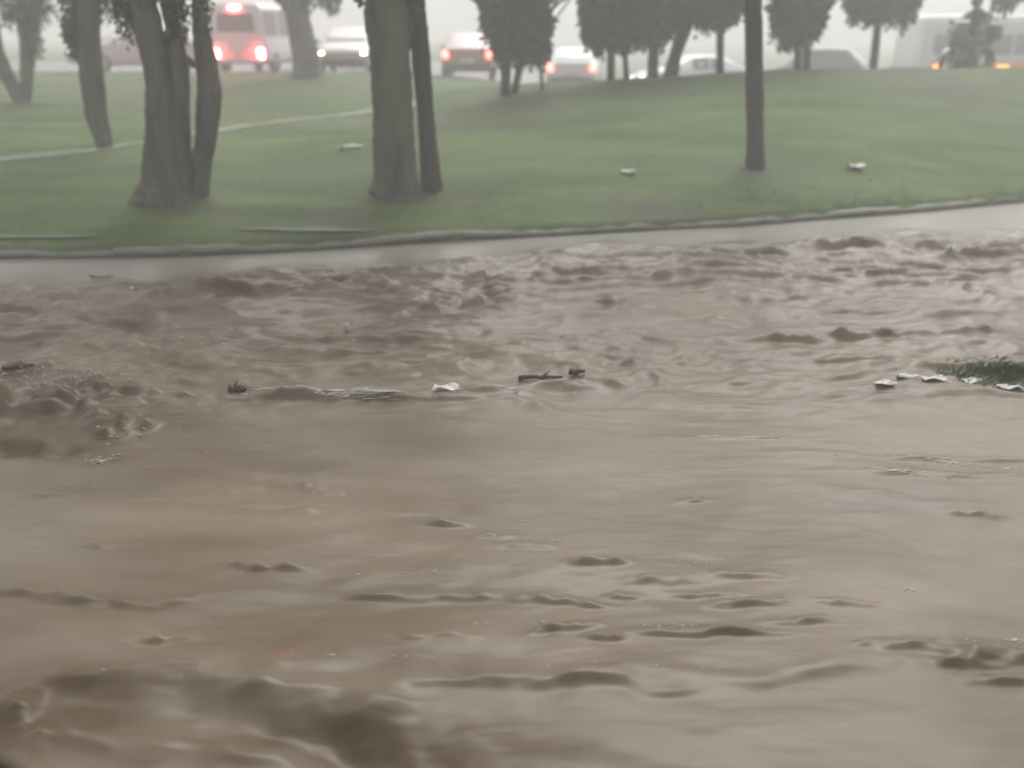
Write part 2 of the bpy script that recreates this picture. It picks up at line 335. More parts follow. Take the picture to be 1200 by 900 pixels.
# troughs and glassy streaks
for a in [(20, 525, .5, .10, -.07, 0, 1), (870, 513, .32, .018, .012, 0, 1), (1090, 535, .7, .03, .02, -4, 1), (1100, 555, .6, .03, .02, -5, 1), (300, 850, .6, .12, -.05, -10, 1), (450, 880, .3, .09, -.05, -18, 1)]:
    H += wave(*a)
edge = smooth((WY - 1.55)/.3)
H *= smooth((8.5 - np.abs(WX))/1.2)*(.0 + edge)
backY = np.array([-55, -20, -6, -2, 0, .8, 1.2])
WXb = np.tile(wx, (len(backY), 1)); WYb = np.tile(backY[:, None], (1, len(wx)))
VX = np.concatenate([WXb, WX]); VY = np.concatenate([WYb, WY]); VZ = np.concatenate([np.zeros_like(WXb), H])
wt = np_mesh('water', np.stack([VX, VY, VZ], -1).reshape(-1, 3), grid_faces(len(VX), len(wx)), M_WATER); tag(wt, kind='structure')
silt_dim = np.zeros_like(WX)
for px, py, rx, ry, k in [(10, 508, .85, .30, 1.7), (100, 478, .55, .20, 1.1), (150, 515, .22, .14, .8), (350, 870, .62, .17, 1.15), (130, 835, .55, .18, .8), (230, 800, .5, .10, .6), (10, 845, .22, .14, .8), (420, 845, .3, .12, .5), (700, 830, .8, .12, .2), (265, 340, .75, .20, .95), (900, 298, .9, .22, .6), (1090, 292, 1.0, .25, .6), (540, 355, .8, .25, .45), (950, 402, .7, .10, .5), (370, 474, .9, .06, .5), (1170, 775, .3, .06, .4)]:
    q = at_z(px, py); silt_dim = np.maximum(silt_dim, k*np.exp(-((WX - q.x)/rx)**2 - ((WY - q.y)/ry)**2))
silt_dim = silt_dim*(.75 + .8*fbm(WX*1.8 + warp, WY*3.2, 5, 101)) + choppy*.95*np.clip(fbm(WX*1.1 + warp, WY*2.0 + warp, 5, 111) - .02, 0, .7) + (near*.22 + .28*smooth((3.6 - WY)/1.4))*np.clip(.75 + fbm(WX*.9 + warp, WY*1.8, 4, 121), 0, 1.4)  # final term browns the foreground in place of its weaker sky reflection
silt_dim = np.clip(silt_dim*(1 - refl_w), 0, .95)
wt.data.attributes.new('silt_and_painted_dim', 'FLOAT', 'POINT').data.foreach_set('value', np.concatenate([np.zeros_like(WXb), silt_dim]).astype(np.float32).ravel())
_ca = wt.data.attributes.new('painted_reflection', 'FLOAT', 'POINT'); _ca.data.foreach_set('value', np.concatenate([np.zeros_like(WXb), refl_w]).astype(np.float32).ravel())
_wi = (wx, WY, H)
def wz(x, y):
    i = int(np.argmin(np.abs(wx - x))); j = int(np.argmin(np.abs(WY[:, i] - y))); return float(H[j, i])

# foam flecks along broken crests
M_FOAM = mat('muddy_foam', (.52, .49, .45), .5)
fm = MB()
def foam(px, py, n, sx, sy, r):
    p0 = at_z(px, py)
    for _ in range(n):
        x = p0.x + random.gauss(0, sx); y = p0.y + random.gauss(0, sy); q = r*random.uniform(.5, 1.4)
        fm.blob((x, y, wz(x, y) + .002), (q*random.uniform(1, 3), q*.6, q*.22), 1, .2)
for a in [(430, 473, 26, .13, .008, .008), (400, 470, 14, .2, .010, .006), (545, 462, 30, .10, .012, .009), (100, 452, 16, .10, .02, .008), (330, 355, 14, .25, .03, .006), (270, 382, 14, .08, .008, .006), (190, 405, 14, .12, .01, .005),
          (1025, 357, 5, .015, .02, .006), (310, 465, 12, .1, .008, .006), (900, 395, 10, .25, .02, .005), (1120, 300, 12, .12, .02, .006), (1060, 690, 5, .05, .01, .004), (1185, 753, 8, .03, .004, .005), (120, 541, 16, .03, .014, .006), (700, 430, 10, .2, .02, .004), (595, 458, 8, .10, .006, .006)]:
    foam(*a)
def streak(px0, py0, px1, py1, n, wd, r0):
    for _ in range(n):
        t = random.random(); p = at_z(px0 + (px1 - px0)*t, py0 + (py1 - py0)*t); y = p.y + random.gauss(0, wd) + .03*float(noise(t*6, py0)); q = r0*random.uniform(.5, 1.3)
        fm.blob((p.x, y, wz(p.x, y) + .001), (q*random.uniform(3, 9), q*.55, q*.2), 1, .12)
for a in [(285, 466, 475, 474, 90, .012, .006), (395, 470, 470, 473, 60, .010, .009), (508, 460, 605, 464, 110, .014, .008), (820, 512, 920, 513, 50, .004, .005), (1030, 530, 1190, 548, 70, .012, .004), (1020, 550, 1120, 560, 50, .010, .004), (200, 405, 340, 395, 40, .02, .005), (1030, 352, 1190, 345, 40, .03, .005)]:
    streak(*a)
for _ in range(45):
    foam(random.uniform(0, 1200), random.uniform(330, 800), random.randint(2, 7), random.uniform(.04, .2), .008, random.uniform(.0022, .004))
tag(fm.build('foam', M_FOAM), 'pale foam flecks on the muddy flood', kind='stuff')

M_SPRAY = mat('muddy_spray', (.34, .29, .225), .3); fm = MB()
for px, py, n, sx, sy, hz_ in [(100, 464, 170, .26, .05, .13), (25, 470, 150, .34, .06, .13), (155, 512, 30, .08, .04, .05), (280, 462, 26, .06, .02, .05), (120, 540, 30, .06, .03, .04), (240, 335, 50, .5, .06, .06), (1000, 288, 60, .9, .08, .07), (407, 392, 14, .03, .02, .05), (1130, 300, 24, .3, .05, .06)]:
    p0 = at_z(px, py)
    for _ in range(n):
        x = p0.x + random.gauss(0, sx); y = p0.y + random.gauss(0, sy); q = random.uniform(.002, .0065)
        fm.blob((x, y, wz(x, y) + abs(random.gauss(0, hz_*.5))), (q*random.uniform(1, 2.2), q, q), 1, .15)
tag(fm.build('spray', M_SPRAY), 'brown spray thrown up by the flood', kind='stuff')

# ------------------------------------------------------------------ grass blades on the bank
N = 110000
gx = rng.uniform(-11, 14, N*2); u = rng.uniform(0, 1, N*2); gy = shoreY(gx) + .09 + 13*u**2.0
_ix = np.clip(np.searchsorted(xs, gx), 0, len(xs)-1); _iy = np.clip(np.searchsorted(ys, gy), 0, len(ys)-1)
ok = (np.abs(gx) < (gy*.62 + 2.0)) & (rng.uniform(0, 1, len(gx)) > bare[_iy, _ix]*1.5); gx = gx[ok][:N]; gy = gy[ok][:N]; N = len(gx)
pth = np.interp(gx, pxs, pys); ok = (np.abs(gy - pth) > .42) | (gx > pxs[-1]); gx = gx[ok]; gy = gy[ok]; N = len(gx)
gz = terr(gx, gy) - .01; a = rng.uniform(0, 2*math.pi, N); hh = rng.uniform(.012, .030, N)*(1 + .5*noise(gx*.8, gy*.8, 9)); ww = rng.uniform(.006, .013, N)
lx, ly = rng.normal(0, .018, N), rng.normal(0, .018, N)
v0 = np.stack([gx + np.cos(a)*ww, gy + np.sin(a)*ww, gz], -1); v1 = np.stack([gx - np.cos(a)*ww, gy - np.sin(a)*ww, gz], -1); v2 = np.stack([gx + lx, gy + ly, gz + hh], -1)
_nr = np.cross(v1 - v0, v2 - v0); _fl = (_nr @ np.array([0, -1, .5])) < 0; _t = v0.copy(); v0[_fl] = v1[_fl]; v1[_fl] = _t[_fl]
GV = np.stack([v0, v1, v2], 1).reshape(-1, 3)
go = tag(np_mesh('grass', GV, np.arange(3*N).reshape(-1, 3), M_BLADE), 'short wet lawn grass', kind='stuff')
nn = np.tile(np.array([0, -.25, 1.0]), (len(GV), 1)) + np.repeat(rng.normal(0, .24, (len(GV)//3, 3)), 3, 0); nn /= np.linalg.norm(nn, axis=1)[:, None]
go.data.normals_split_custom_set_from_vertices(nn.tolist())

# ------------------------------------------------------------------ trees
def leaves(blobs, n_per, size, droop=.5, strands=0):
    P = []; 
    for (c, r, wgt) in blobs:
        n = int(n_per*wgt); d = rng.normal(0, 1, (n*2, 3)); d /= np.linalg.norm(d, axis=1)[:, None]
        q = d*(rng.uniform(0, 1, (n*2, 1))**.45)
        lump = noise(q[:, 0]*2.3 + c[0], q[:, 1]*2.3 + q[:, 2]*2.1 + c[1], 77) + .5*noise(q[:, 0]*5 + c[0], q[:, 2]*5 + q[:, 1]*3, 78)
        q = q*(1 + .30*lump[:, None]); keep = lump > -.36
        q = q[keep][:n]; P.append(np.array(c) + q*np.array(r))
        for _ in range(int(strands*wgt)):
            an = random.uniform(0, 2*math.pi); rr = math.sqrt(random.uniform(.1, 1)); zz = -math.sqrt(max(0, 1 - rr*rr))*.9
            st = np.array(c) + np.array([math.cos(an)*rr*r[0], math.sin(an)*rr*r[1], zz*r[2]])
            m = random.randint(4, 12); L = random.uniform(.1, .38)
            off = np.stack([rng.normal(0, .02, m), rng.normal(0, .02, m), -np.linspace(0, L, m)], -1); P.append(st + off)
    P = np.concatenate(P); n = len(P)
    ax = rng.normal(0, 1, (n, 3)); ax[:, 2] -= droop; ax /= np.linalg.norm(ax, axis=1)[:, None]
    t = rng.normal(0, 1, (n, 3)); b = np.cross(ax, t); b /= np.linalg.norm(b, axis=1)[:, None]
    s = (size*rng.uniform(.6, 1.4, n))[:, None]
    V = np.stack([P, P + ax*s*.5 + b*s*.3, P + ax*s, P + ax*s*.5 - b*s*.3], 1).reshape(-1, 3)
    return V, np.arange(4*n).reshape(-1, 4)
def tree(name, label, Y, stems, blobs, bark, leaf, n_leaf=2500, lsize=.12, top=None, strands=30, group=None, spread=1.6, limbs=5, base=None, depth_k=.9, extra=()):
    """stems: lists of (px, py, width px); blobs: (px, py, rx px, ry px, weight) in the plane at distance Y"""
    b0 = base or at_y(stems[0][-1][0], stems[0][-1][1], Y); bz = tz(b0.x, b0.y)
    root = empty(name, (b0.x, b0.y, bz), 0, label, 'tree', group)
    mb = MB(); tops = []
    for si, st in enumerate(stems):
        pts = []; rad = []
        for k, (px, py, wd) in enumerate(st):
            p = at_y(px, py, Y); p.y += .12*si; pts.append(p); rad.append(wd/2*depth(p)/FPX)
        d = (pts[0] - pts[1]).normalized(); d = (d*.5 + Vector((0, 0, 1))*.6).normalized()
        if top:
            pts.insert(0, pts[0] + d*top); rad.insert(0, rad[0]*.75)
        last = pts[-1]; last.z = min(last.z, tz(last.x, last.y) + .05)
        # resample, wobble, flare at the foot
        pts = pts[::-1]; rad = rad[::-1]; pts.insert(0, Vector((pts[0].x, pts[0].y, tz(pts[0].x, pts[0].y) - .25))); rad.insert(0, rad[0]*1.1)
        P = []; Q = []; m = 9
        for i in range(len(pts)-1):
            for k in range(m):
                f = k/m; P.append(pts[i].lerp(pts[i+1], f) + Vector((random.gauss(0, 1), random.gauss(0, 1), 0))*rad[i]*.012); Q.append((rad[i]*(1-f) + rad[i+1]*f)*(1 + .09*float(noise(i*1.0 + f, si*7.7 + st[0][0]*.13))))
        P.append(pts[-1]); Q.append(rad[-1])
        g0 = tz(P[0].x, P[0].y)
        Q = [q*(1 + .14*math.exp(-max(0, p.z - g0)/.22)) for p, q in zip(P, Q)]
        mb.tube(P, Q, 16, jit=.035); tops.append((P[-1], Q[-1]))
    for (tp, tr) in tops:
        for k in range(limbs):
            an = 2*math.pi*(k + random.random()*.6)/limbs; L = spread*random.uniform(.6, 1.0)
            e = tp + Vector((math.cos(an)*L, math.sin(an)*L, L*random.uniform(.5, 1.1))); md = tp.lerp(e, .5) + Vector((random.uniform(-.1, .1), random.uniform(-.1, .1), .12))
            mb.tube([tp - Vector((0, 0, .05)), md, e], [tr*.62, tr*.38, tr*.12], 7)
    for st in extra:                               # visible stubs and side branches
        pts = [at_y(px, py, Y) for px, py, wd in st]; mb.tube(pts, [wd/2*depth(p)/FPX for (px, py, wd), p in zip(st, pts)], 7, jit=.1)
    t = mb.build('trunk', bark, root); t.matrix_parent_inverse = Matrix.Translation(-root.location)
    B = []
    for (px, py, rx, ry, wgt) in blobs:
        c = at_y(px, py, Y); k = depth(c)/FPX; B.append(((c.x, c.y, c.z), (rx*k, rx*k*depth_k, ry*k), wgt))
    if top:
        for (tp, tr) in tops:
            for k in range(4):
                an = 2*math.pi*k/4 + random.random(); B.append(((tp.x + math.cos(an)*spread*.6, tp.y + math.sin(an)*spread*.6, tp.z + spread*.9), (spread*.7, spread*.7, spread*.55), .5))
    V, F = leaves(B, n_leaf, lsize, strands=strands)
    c = np_mesh('crown', V, F, leaf, root, smooth_=False); c.matrix_parent_inverse = Matrix.Translation(-root.location)
    return root
GT = 'trees on the wet lawn'
def gy_(px, py): return ground(px, py).y
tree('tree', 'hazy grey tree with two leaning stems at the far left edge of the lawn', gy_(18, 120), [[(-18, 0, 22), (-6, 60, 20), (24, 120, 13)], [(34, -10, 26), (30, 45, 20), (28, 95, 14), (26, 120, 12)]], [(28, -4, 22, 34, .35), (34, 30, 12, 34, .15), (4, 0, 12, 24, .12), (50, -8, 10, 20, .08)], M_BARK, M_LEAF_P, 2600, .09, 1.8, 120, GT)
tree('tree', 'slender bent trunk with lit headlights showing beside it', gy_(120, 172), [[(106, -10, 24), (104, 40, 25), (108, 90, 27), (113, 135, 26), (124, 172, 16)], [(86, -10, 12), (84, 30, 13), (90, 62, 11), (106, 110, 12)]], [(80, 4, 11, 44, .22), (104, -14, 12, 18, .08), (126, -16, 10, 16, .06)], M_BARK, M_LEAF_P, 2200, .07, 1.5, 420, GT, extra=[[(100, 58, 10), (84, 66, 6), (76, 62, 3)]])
tree('tree', 'big gnarled tree with three thick stems splitting from one base', gy_(200, 236), [[(165, -12, 26), (176, 40, 31), (184, 95, 28), (188, 150, 34), (190, 205, 46), (192, 238, 62)], [(186, -10, 12), (198, 30, 18), (204, 80, 26), (205, 150, 26), (206, 236, 28)], [(221, -14, 9), (227, 35, 20), (234, 75, 26), (238, 110, 29), (234, 160, 25), (226, 210, 24), (222, 238, 26)]], [(190, -60, 50, 30, .4), (143, -8, 12, 20, .14), (206, -8, 9, 18, .12), (236, -16, 10, 14, .05)], M_BARK, M_LEAF, 2500, .06, 1.8, 420, GT, extra=[[(190, 52, 12), (199, 34, 9), (194, 24, 4)], [(229, 78, 8), (222, 70, 6), (220, 66, 3)]])
tree('tree', 'faint hazy trunk right of the white van, far back', 26.5, [[(345, -12, 20), (352, 30, 26), (358, 60, 30), (360, 84, 34)], [(336, -10, 16), (341, 20, 15), (350, 52, 16)]], [(350, -14, 26, 24, .4), (385, -8, 16, 20, .2), (322, -26, 20, 20, .2)], M_BARK, M_LEAF, 2200, .16, 2.0, 16, GT)
tree('tree', 'thick rough trunk standing next to a thin dark trunk', gy_(462, 226), [[(452, -12, 52), (455, 40, 51), (459, 90, 48), (461, 150, 46), (463, 200, 47), (464, 228, 54)], [(432, -12, 12), (437, 25, 14), (446, 60, 18)]], [(440, -60, 40, 30, .4), (470, 4, 20, 14, .06)], M_BARK, M_LEAF, 2500, .12, 1.7, 20, GT, extra=[[(440, 60, 9), (431, 36, 6), (427, 10, 3)]])
tree('tree', 'thin dark leaning trunk hard against the thick rough trunk', gy_(507, 222), [[(487, -12, 21), (491, 40, 22), (496, 100, 21), (501, 160, 21), (506, 224, 24)]], [(500, -70, 40, 30, .3)], M_BARK_DK, M_LEAF, 2500, .12, 1.5, 18, GT)
tree('tree', 'dark bushy tree over the red car, on three thin stems', gy_(592, 112), [[(594, 40, 13), (593, 70, 12), (592, 113, 10)], [(615, 40, 10), (611, 70, 9), (603, 108, 8)], [(632, 45, 5), (633, 70, 4), (636, 101, 4)]], [(607, 2, 37, 52, 1.0), (598, 40, 22, 22, .4), (630, 36, 17, 26, .4), (600, -60, 48, 50, .8), (570, 10, 8, 26, .1)], M_BARK_DK, M_LEAF, 5200, .11, None, 120, GT)
tree('tree', 'broad dark crown on two slim straight stems at the crest', gy_(716, 94), [[(716, 30, 9), (716, 60, 9), (716, 97, 9)], [(733, 30, 6), (733, 60, 6), (735, 90, 6)]], [(718, 5, 38, 42, 1.0), (700, 20, 18, 28, .4), (745, 10, 28, 32, .6), (720, -55, 60, 50, .8)], M_BARK_DK, M_LEAF, 5200, .11, None, 138, GT)
tree('tree', 'dark tree whose heavy side stem slants down to the crest', 19.3, [[(768, 20, 13), (766, 50, 12), (765, 87, 12)], [(812, 0, 20), (804, 32, 17), (794, 60, 15), (787, 87, 16)]], [(775, -2, 34, 34, 1.0), (768, 26, 16, 20, .3), (800, -10, 24, 24, .4), (780, -60, 58, 48, .8)], M_BARK_DK, M_LEAF, 4800, .11, None, 120, GT)
tree('tree', 'small dark tree on a straight stem left of the tall bare trunk', 19.2, [[(844, 10, 9), (844, 40, 9), (844, 82, 9)]], [(842, -8, 30, 28, .9), (828, 4, 14, 18, .2), (845, -60, 50, 44, .8)], M_BARK_DK, M_LEAF, 4600, .11, None, 132, GT)
tree('tree', 'tall bare dark trunk standing alone on the near slope', gy_(884, 195), [[(882, -14, 22), (883, 40, 21), (884, 100, 20), (885, 150, 20), (885, 197, 21)]], [(884, -90, 60, 40, .4)], M_BARK_DK, M_LEAF, 2500, .12, 2.2, 14, GT)
tree('tree', 'rounded dark crown on a close pair of stems', gy_(940, 82) if False else 19.4, [[(934, 30, 8), (935, 55, 8), (935, 82, 8)], [(949, 30, 8), (948, 55, 8), (947, 82, 8)]], [(937, 6, 31, 40, 1.0), (925, -10, 22, 34, .4), (952, -4, 20, 34, .4), (938, -60, 46, 46, .8)], M_BARK_DK, M_LEAF, 5200, .11, None, 108, GT)
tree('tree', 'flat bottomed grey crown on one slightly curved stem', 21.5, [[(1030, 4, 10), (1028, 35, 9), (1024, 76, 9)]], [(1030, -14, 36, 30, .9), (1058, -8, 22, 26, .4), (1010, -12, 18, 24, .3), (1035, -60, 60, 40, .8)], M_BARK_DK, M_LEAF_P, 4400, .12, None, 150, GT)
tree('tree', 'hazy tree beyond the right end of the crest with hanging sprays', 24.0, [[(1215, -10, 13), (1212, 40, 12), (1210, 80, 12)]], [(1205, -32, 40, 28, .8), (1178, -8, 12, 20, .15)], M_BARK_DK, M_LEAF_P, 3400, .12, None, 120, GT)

# ------------------------------------------------------------------ vehicles
def wheel(parent, x, y, r, wdt=.2):
    m = MB(); m.lathe([(r*.62, -wdt/2), (r*.94, -wdt/2), (r, -wdt*.35), (r, wdt*.35), (r*.94, wdt/2), (r*.62, wdt/2)], 'y', n=28)
    t = m.build('wheel', M_RUBBER, parent); t.location = (x, y, r)
    q = MB(); q.lathe([(0, wdt*.30), (r*.15, wdt*.34), (r*.5, wdt*.22), (r*.63, wdt*.42), (r*.63, -wdt*.42), (0, -wdt*.3)], 'y', n=20)
    q.build('rim', M_STEEL, t)
def hull(st, nfrac=((0, 0), (.86, 0), (1, .14), (1.0, .55), (.97, 1))):
    """st: stations (x, half width, z bottom, z belt, z roof, roof half width) -> rings"""
    rings = []
    for (x, wd, zb, zt, zr, wr) in st:
        h = [(wd*a, zb + (zt - zb)*b) for a, b in nfrac] + [(wr*1.02, zt + (zr - zt)*.82), (wr*.86, zt + (zr - zt)*.97), (0, zr)]
        full = h + [(-a, b) for a, b in h[-2:0:-1]]
        rings.append([Vector((x, a, b)) for a, b in full])
    n = len(rings[0]); V = [p for r in rings for p in r]; F = []
    for i in range(len(rings)-1):
        for k in range(n): F.append((i*n+k, i*n+(k+1) % n, (i+1)*n+(k+1) % n, (i+1)*n+k))
    F.append(tuple(range(n-1, -1, -1))); F.append(tuple((len(rings)-1)*n + k for k in range(n)))
    return V, F, rings
def car(name, label, cat, loc, heading, pm, shape='hatch', head=None, tail=None, headw=None, group='traffic on the road behind the lawn'):
    root = empty(name, loc, heading, label, cat, group)
    if shape == 'van':
        L, W = 4.8, .95
        st = [(-2.4, .90, .35, 1.1, 2.05, .80), (-2.35, .94, .3, 1.1, 2.16, .84), (-1, .95, .28, 1.1, 2.2, .85), (.8, .95, .28, 1.1, 2.18, .84), (1.3, .95, .28, 1.08, 2.05, .80), (1.95, .94, .28, 1.05, 1.25, .86), (2.3, .88, .3, .9, 1.02, .8), (2.4, .8, .36, .8, .88, .72)]
        xr, xf = -1.5, 1.55; wsx = (4, 5); rwx = (0, 0); sw = [(1, 2), (2, 3), (3, 4)]; tz_, hz_ = .62, .72; r = .33
    else:
        hgt = 1.48 if shape == 'hatch' else (1.66 if shape == 'suv' else 1.42)
        L, W = 4.2, .87
        st = [(-2.1, .76, .36, .80, .92, .66), (-2.04, .82, .3, .86, 1.0, .70), (-1.7 if shape != 'sedan' else -1.55, .86, .26, .92, 1.08 if shape != 'sedan' else 1.0, .70), (-1.1 if shape != 'sedan' else -.8, .87, .24, .93, hgt - .05, .60), (-.3, .87, .24, .92, hgt, .62), (.35, .87, .24, .92, hgt - .04, .60), (1.05, .87, .24, .92, 1.0, .72), (1.75, .84, .26, .80, .88, .66), (2.05, .76, .3, .66, .74, .58), (2.12, .66, .38, .58, .64, .5)]
        xr, xf = -1.28, 1.32; wsx = (5, 6); rwx = (2, 3); sw = [(3, 4), (4, 5)]; tz_, hz_ = .80, .64; r = .31
    V, F, rings = hull(st); b = mesh_obj('body', V, F, pm, root)
    bv = b.modifiers.new('bevel', 'BEVEL'); bv.width = .03; bv.segments = 2; bv.limit_method = 'ANGLE'
    def pane(q, off):
        c = sum(q, Vector())/4; nrm = (q[1]-q[0]).cross(q[3]-q[0]).normalized()
        if nrm.dot(c - Vector((0, 0, .7))) < 0: nrm = -nrm
        p = [c + (v - c)*.88 + nrm*off for v in q]; p2 = [v - nrm*.03 for v in p]
        mesh_obj('window', p + p2, [(0, 1, 2, 3), (4, 7, 6, 5), (0, 4, 5, 1), (1, 5, 6, 2), (2, 6, 7, 3), (3, 7, 4, 0)], M_GLASS_HAZE, root, False)
    n = len(rings[0])
    for i, j in sw:
        pane([rings[i][4], rings[j][4], rings[j][5], rings[i][5]], .012); pane([rings[i][n-4], rings[j][n-4], rings[j][n-5], rings[i][n-5]], .012)
    i, j = wsx; pane([rings[i][5], rings[i][n-5], rings[j][n-5], rings[j][5]], .03)
    if shape == 'van':
        q = [Vector((-2.42, y, z)) for y, z in ((.72, 1.25), (-.72, 1.25), (-.66, 1.88), (.66, 1.88))]; pane(q, .01)
    else:
        i, j = rwx; pane([rings[i][5], rings[i][n-5], rings[j][n-5], rings[j][5]], .03)
    for sx in (xr, xf):
        for sy in (-1, 1): wheel(root, sx, sy*(W - .1), r)
    xb, xh = st[0][0], st[-1][0]
    for sy in (-1, 1):
        m = MB(); m.box((xb - .005, sy*(W*.80), tz_), (.09, .17, .22 if shape != 'van' else .3), bev=.03); m.build('tail_light', tail or mat('tail_lamp', (.35, .02, .02), .2), root)
        m = MB(); m.blob((xh - .14, sy*(W*.70), hz_), (.12, .15, .09), 2); m.build('headlight', head or mat('head_lamp', (.6, .6, .6), .1), root)
    m = MB(); m.box((xb, 0, .42), (.12, W*1.7, .16), bev=.04); m.build('bumper', M_BLACK if shape != 'van' else pm, root)
    m = MB(); m.box((xh - .02, 0, .42), (.12, W*1.5, .16), bev=.04); m.build('bumper', M_BLACK, root)
    m = MB(); m.box((xb - .065, 0, .60), (.02, .45, .13)); m.build('number_plate', mat('plate', (.6, .6, .58), .4), root)
    for sy in (-1, 1):
        m = MB(); m.blob((.85, sy*(W + .08), 1.0), (.06, .1, .07), 2); m.build('wing_mirror', M_BLACK, root)
    if shape == 'van':
        m = MB(); m.box((-2.40, 0, 2.02), (.08, .34, .07), bev=.015); m.build('brake_light', tail, root)
    return root
def rd(px, Y):
    x = at_y(px, 70, Y).x; return (x, Y, float(sum(roadz(x + d) for d in (-1, 0, 1))/3))
hd = lambda dx, dy: math.atan2(dy, dx)
car('car', 'silver car with bright headlights between the left trunks', 'car', rd(162, 32.5), hd(-.84, -.54), paint('silver_paint', (.5, .5, .5)), 'hatch', M_HEADW)
car('van', 'white van seen from behind with glowing red tail lights', 'van', rd(311, 33.5), hd(.10, 1), paint('white_van_paint', (.75, .73, .73)), 'van', None, M_TAIL)
car('car', 'tan car facing the lawn with its yellowish headlights on', 'car', rd(411, 31.8), hd(.05, -1), paint('tan_paint', (.40, .33, .28)), 'hatch', M_HEAD)  # body paint paled to mimic extra distance haze
car('car', 'brown car with headlights on, behind the tan car', 'car', rd(428, 41), hd(0, -1), paint('brown_paint', (.34, .29, .27)), 'sedan', M_HEAD)
car('car', 'red car seen from behind, left of the bushy tree', 'car', rd(551, 32.5), hd(0, 1), paint('red_paint', (.38, .15, .14)), 'hatch', None, M_TAILS)  # red washed out so some haze is carried in the paint
car('car', 'white car with a grey rear window right of the bushy tree', 'car', rd(674, 33), hd(.12, 1), paint('white_paint', (.78, .78, .78)), 'sedan', None, M_TAILS)
car('car', 'low white car mostly hidden behind the crest, under the dark crowns', 'car', rd(815, 33), hd(-1, -.12), paint('clean_white_paint', (.8, .8, .8)), 'sedan', M_HEADW)
car('car', 'grey high car with a lit lamp behind the close pair of stems', 'car', rd(985, 33), hd(.8, -.5), paint('grey_paint', (.14, .145, .15)), 'suv', M_HEADW)

M_AMBER = mat('amber_stripe_glow', (.8, .4, .1), .3, emit=(1, .42, .10), es=3)  # amber glow pieces added to make the bus's orange stripe shine
def bus(label, loc, heading):
    root = empty('bus', loc, heading, label, 'bus', 'traffic on the road behind the lawn')
    W, L, Hh = 1.22, 9.5, 2.75
    def sec(x, k): return (x, W*k, .35, 1.15, Hh, W*.94*k)
    st = [(-L/2, W*.92, .42, 1.15, Hh - .12, W*.84), (-L/2 + .12, W, .36, 1.15, Hh - .02, W*.93), (0, W, .35, 1.15, Hh, W*.94), (L/2 - .2, W, .36, 1.15, Hh - .02, W*.93), (L/2, W*.92, .42, 1.1, Hh - .18, W*.82)]
    V, F, rg = hull(st); b = mesh_obj('body', V, F, paint('pale_bus_paint', (.68, .66, .66)), root); bv = b.modifiers.new('bevel', 'BEVEL'); bv.width = .08; bv.segments = 3; bv.limit_method = 'ANGLE'
    ob = mat('orange_stripe', (.80, .30, .04), .3)
    for sy in (-1, 1):
        m = MB(); m.box((0, sy*(W*.99), 1.02), (L - .6, .05, .26), bev=.004); m.build('stripe', ob, root)
        for k in range(8):
            m = MB(); m.box((-L/2 + .7 + k*1.15, sy*(W + .02), 1.0), (.42, .03, .07), bev=.01); m.build('added_stripe_glow', M_AMBER, root)
        for k in range(6):
            m = MB(); m.box((-L/2 + 1.1 + k*1.45, sy*(W*.985), 1.74), (1.3, .06, .66), Matrix.Rotation(sy*R(3), 4, 'X'), bev=.01); m.build('window', M_GLASS_HAZE, root)
    m = MB(); m.box((L/2 - .02, 0, 1.7), (.05, W*1.65, .95), bev=.02); m.build('windscreen', M_GLASS_HAZE, root)
    for sx in (-L/2 + 2.2, L/2 - 2.0):
        for sy in (-1, 1): wheel(root, sx, sy*(W - .12), .46, .26)
    for sy in (-1, 1):
        m = MB(); m.box((-L/2 - .01, sy*.95, .8), (.06, .18, .34), bev=.02); m.build('tail_light', mat('bus_tail', (.4, .03, .02), .2), root)
        m = MB(); m.blob((L/2 - .02, sy*.9, .75), (.06, .16, .12), 2); m.build('headlight', mat('bus_head', (.7, .7, .65), .1), root)
bus('pale bus with a grey window band and orange stripe behind the motorcycle', rd(1210, 35), hd(1, .03))

# ------------------------------------------------------------------ motorcycle and rider
by = 21.8; bp = at_y(1133, 70, by); BL = Vector((bp.x, by, tz(bp.x, by)))
BH = hd(-.84, -.54)
moto = empty('motorcycle', BL, BH, 'dark motorcycle with lit headlamp carrying a rider along the crest', 'motorcycle')
def mwheel(x):
    m = MB()
    prof = [(.30 + .05*math.cos(t), .055*math.sin(t)) for t in [2*math.pi*k/10 for k in range(11)]]; m.lathe(prof, 'y', n=30)
    t = m.build('wheel', M_RUBBER, moto); t.location = (x, 0, .35)
    q = MB(); q.lathe([(.25, -.03), (.26, 0), (.25, .03)], 'y', n=30); q.lathe([(.0, -.06), (.045, -.06), (.045, .06), (0, .06)], 'y', n=12)
    for k in range(12):
        a = 2*math.pi*k/12; q.tube([(0, .02*(-1)**k, 0), (.255*math.cos(a), 0, .255*math.sin(a))], [.006, .006], 5)
    q.build('rim', M_STEEL, t)
mwheel(-.66); mwheel(.66)
M_TANK = paint('dark_tank_paint', (.03, .035, .04)); M_SEAT = mat('seat_vinyl', (.015, .015, .015), .5)
m = MB(); m.blob((.20, 0, .86), (.30, .15, .15), 3); m.build('fuel_tank', M_TANK, moto)
m = MB(); m.box((-.32, 0, .82), (.72, .24, .10), bev=.04); m.box((-.66, 0, .86), (.2, .2, .06), bev=.02); m.build('seat', M_SEAT, moto)
m = MB(); m.tube([(.48, 0, .92), (.2, 0, .72), (-.1, 0, .66), (-.62, 0, .74)], [.035]*4, 8); m.tube([(.45, 0, .82), (.25, 0, .38), (-.15, 0, .32), (-.25, 0, .68)], [.03]*4, 8)
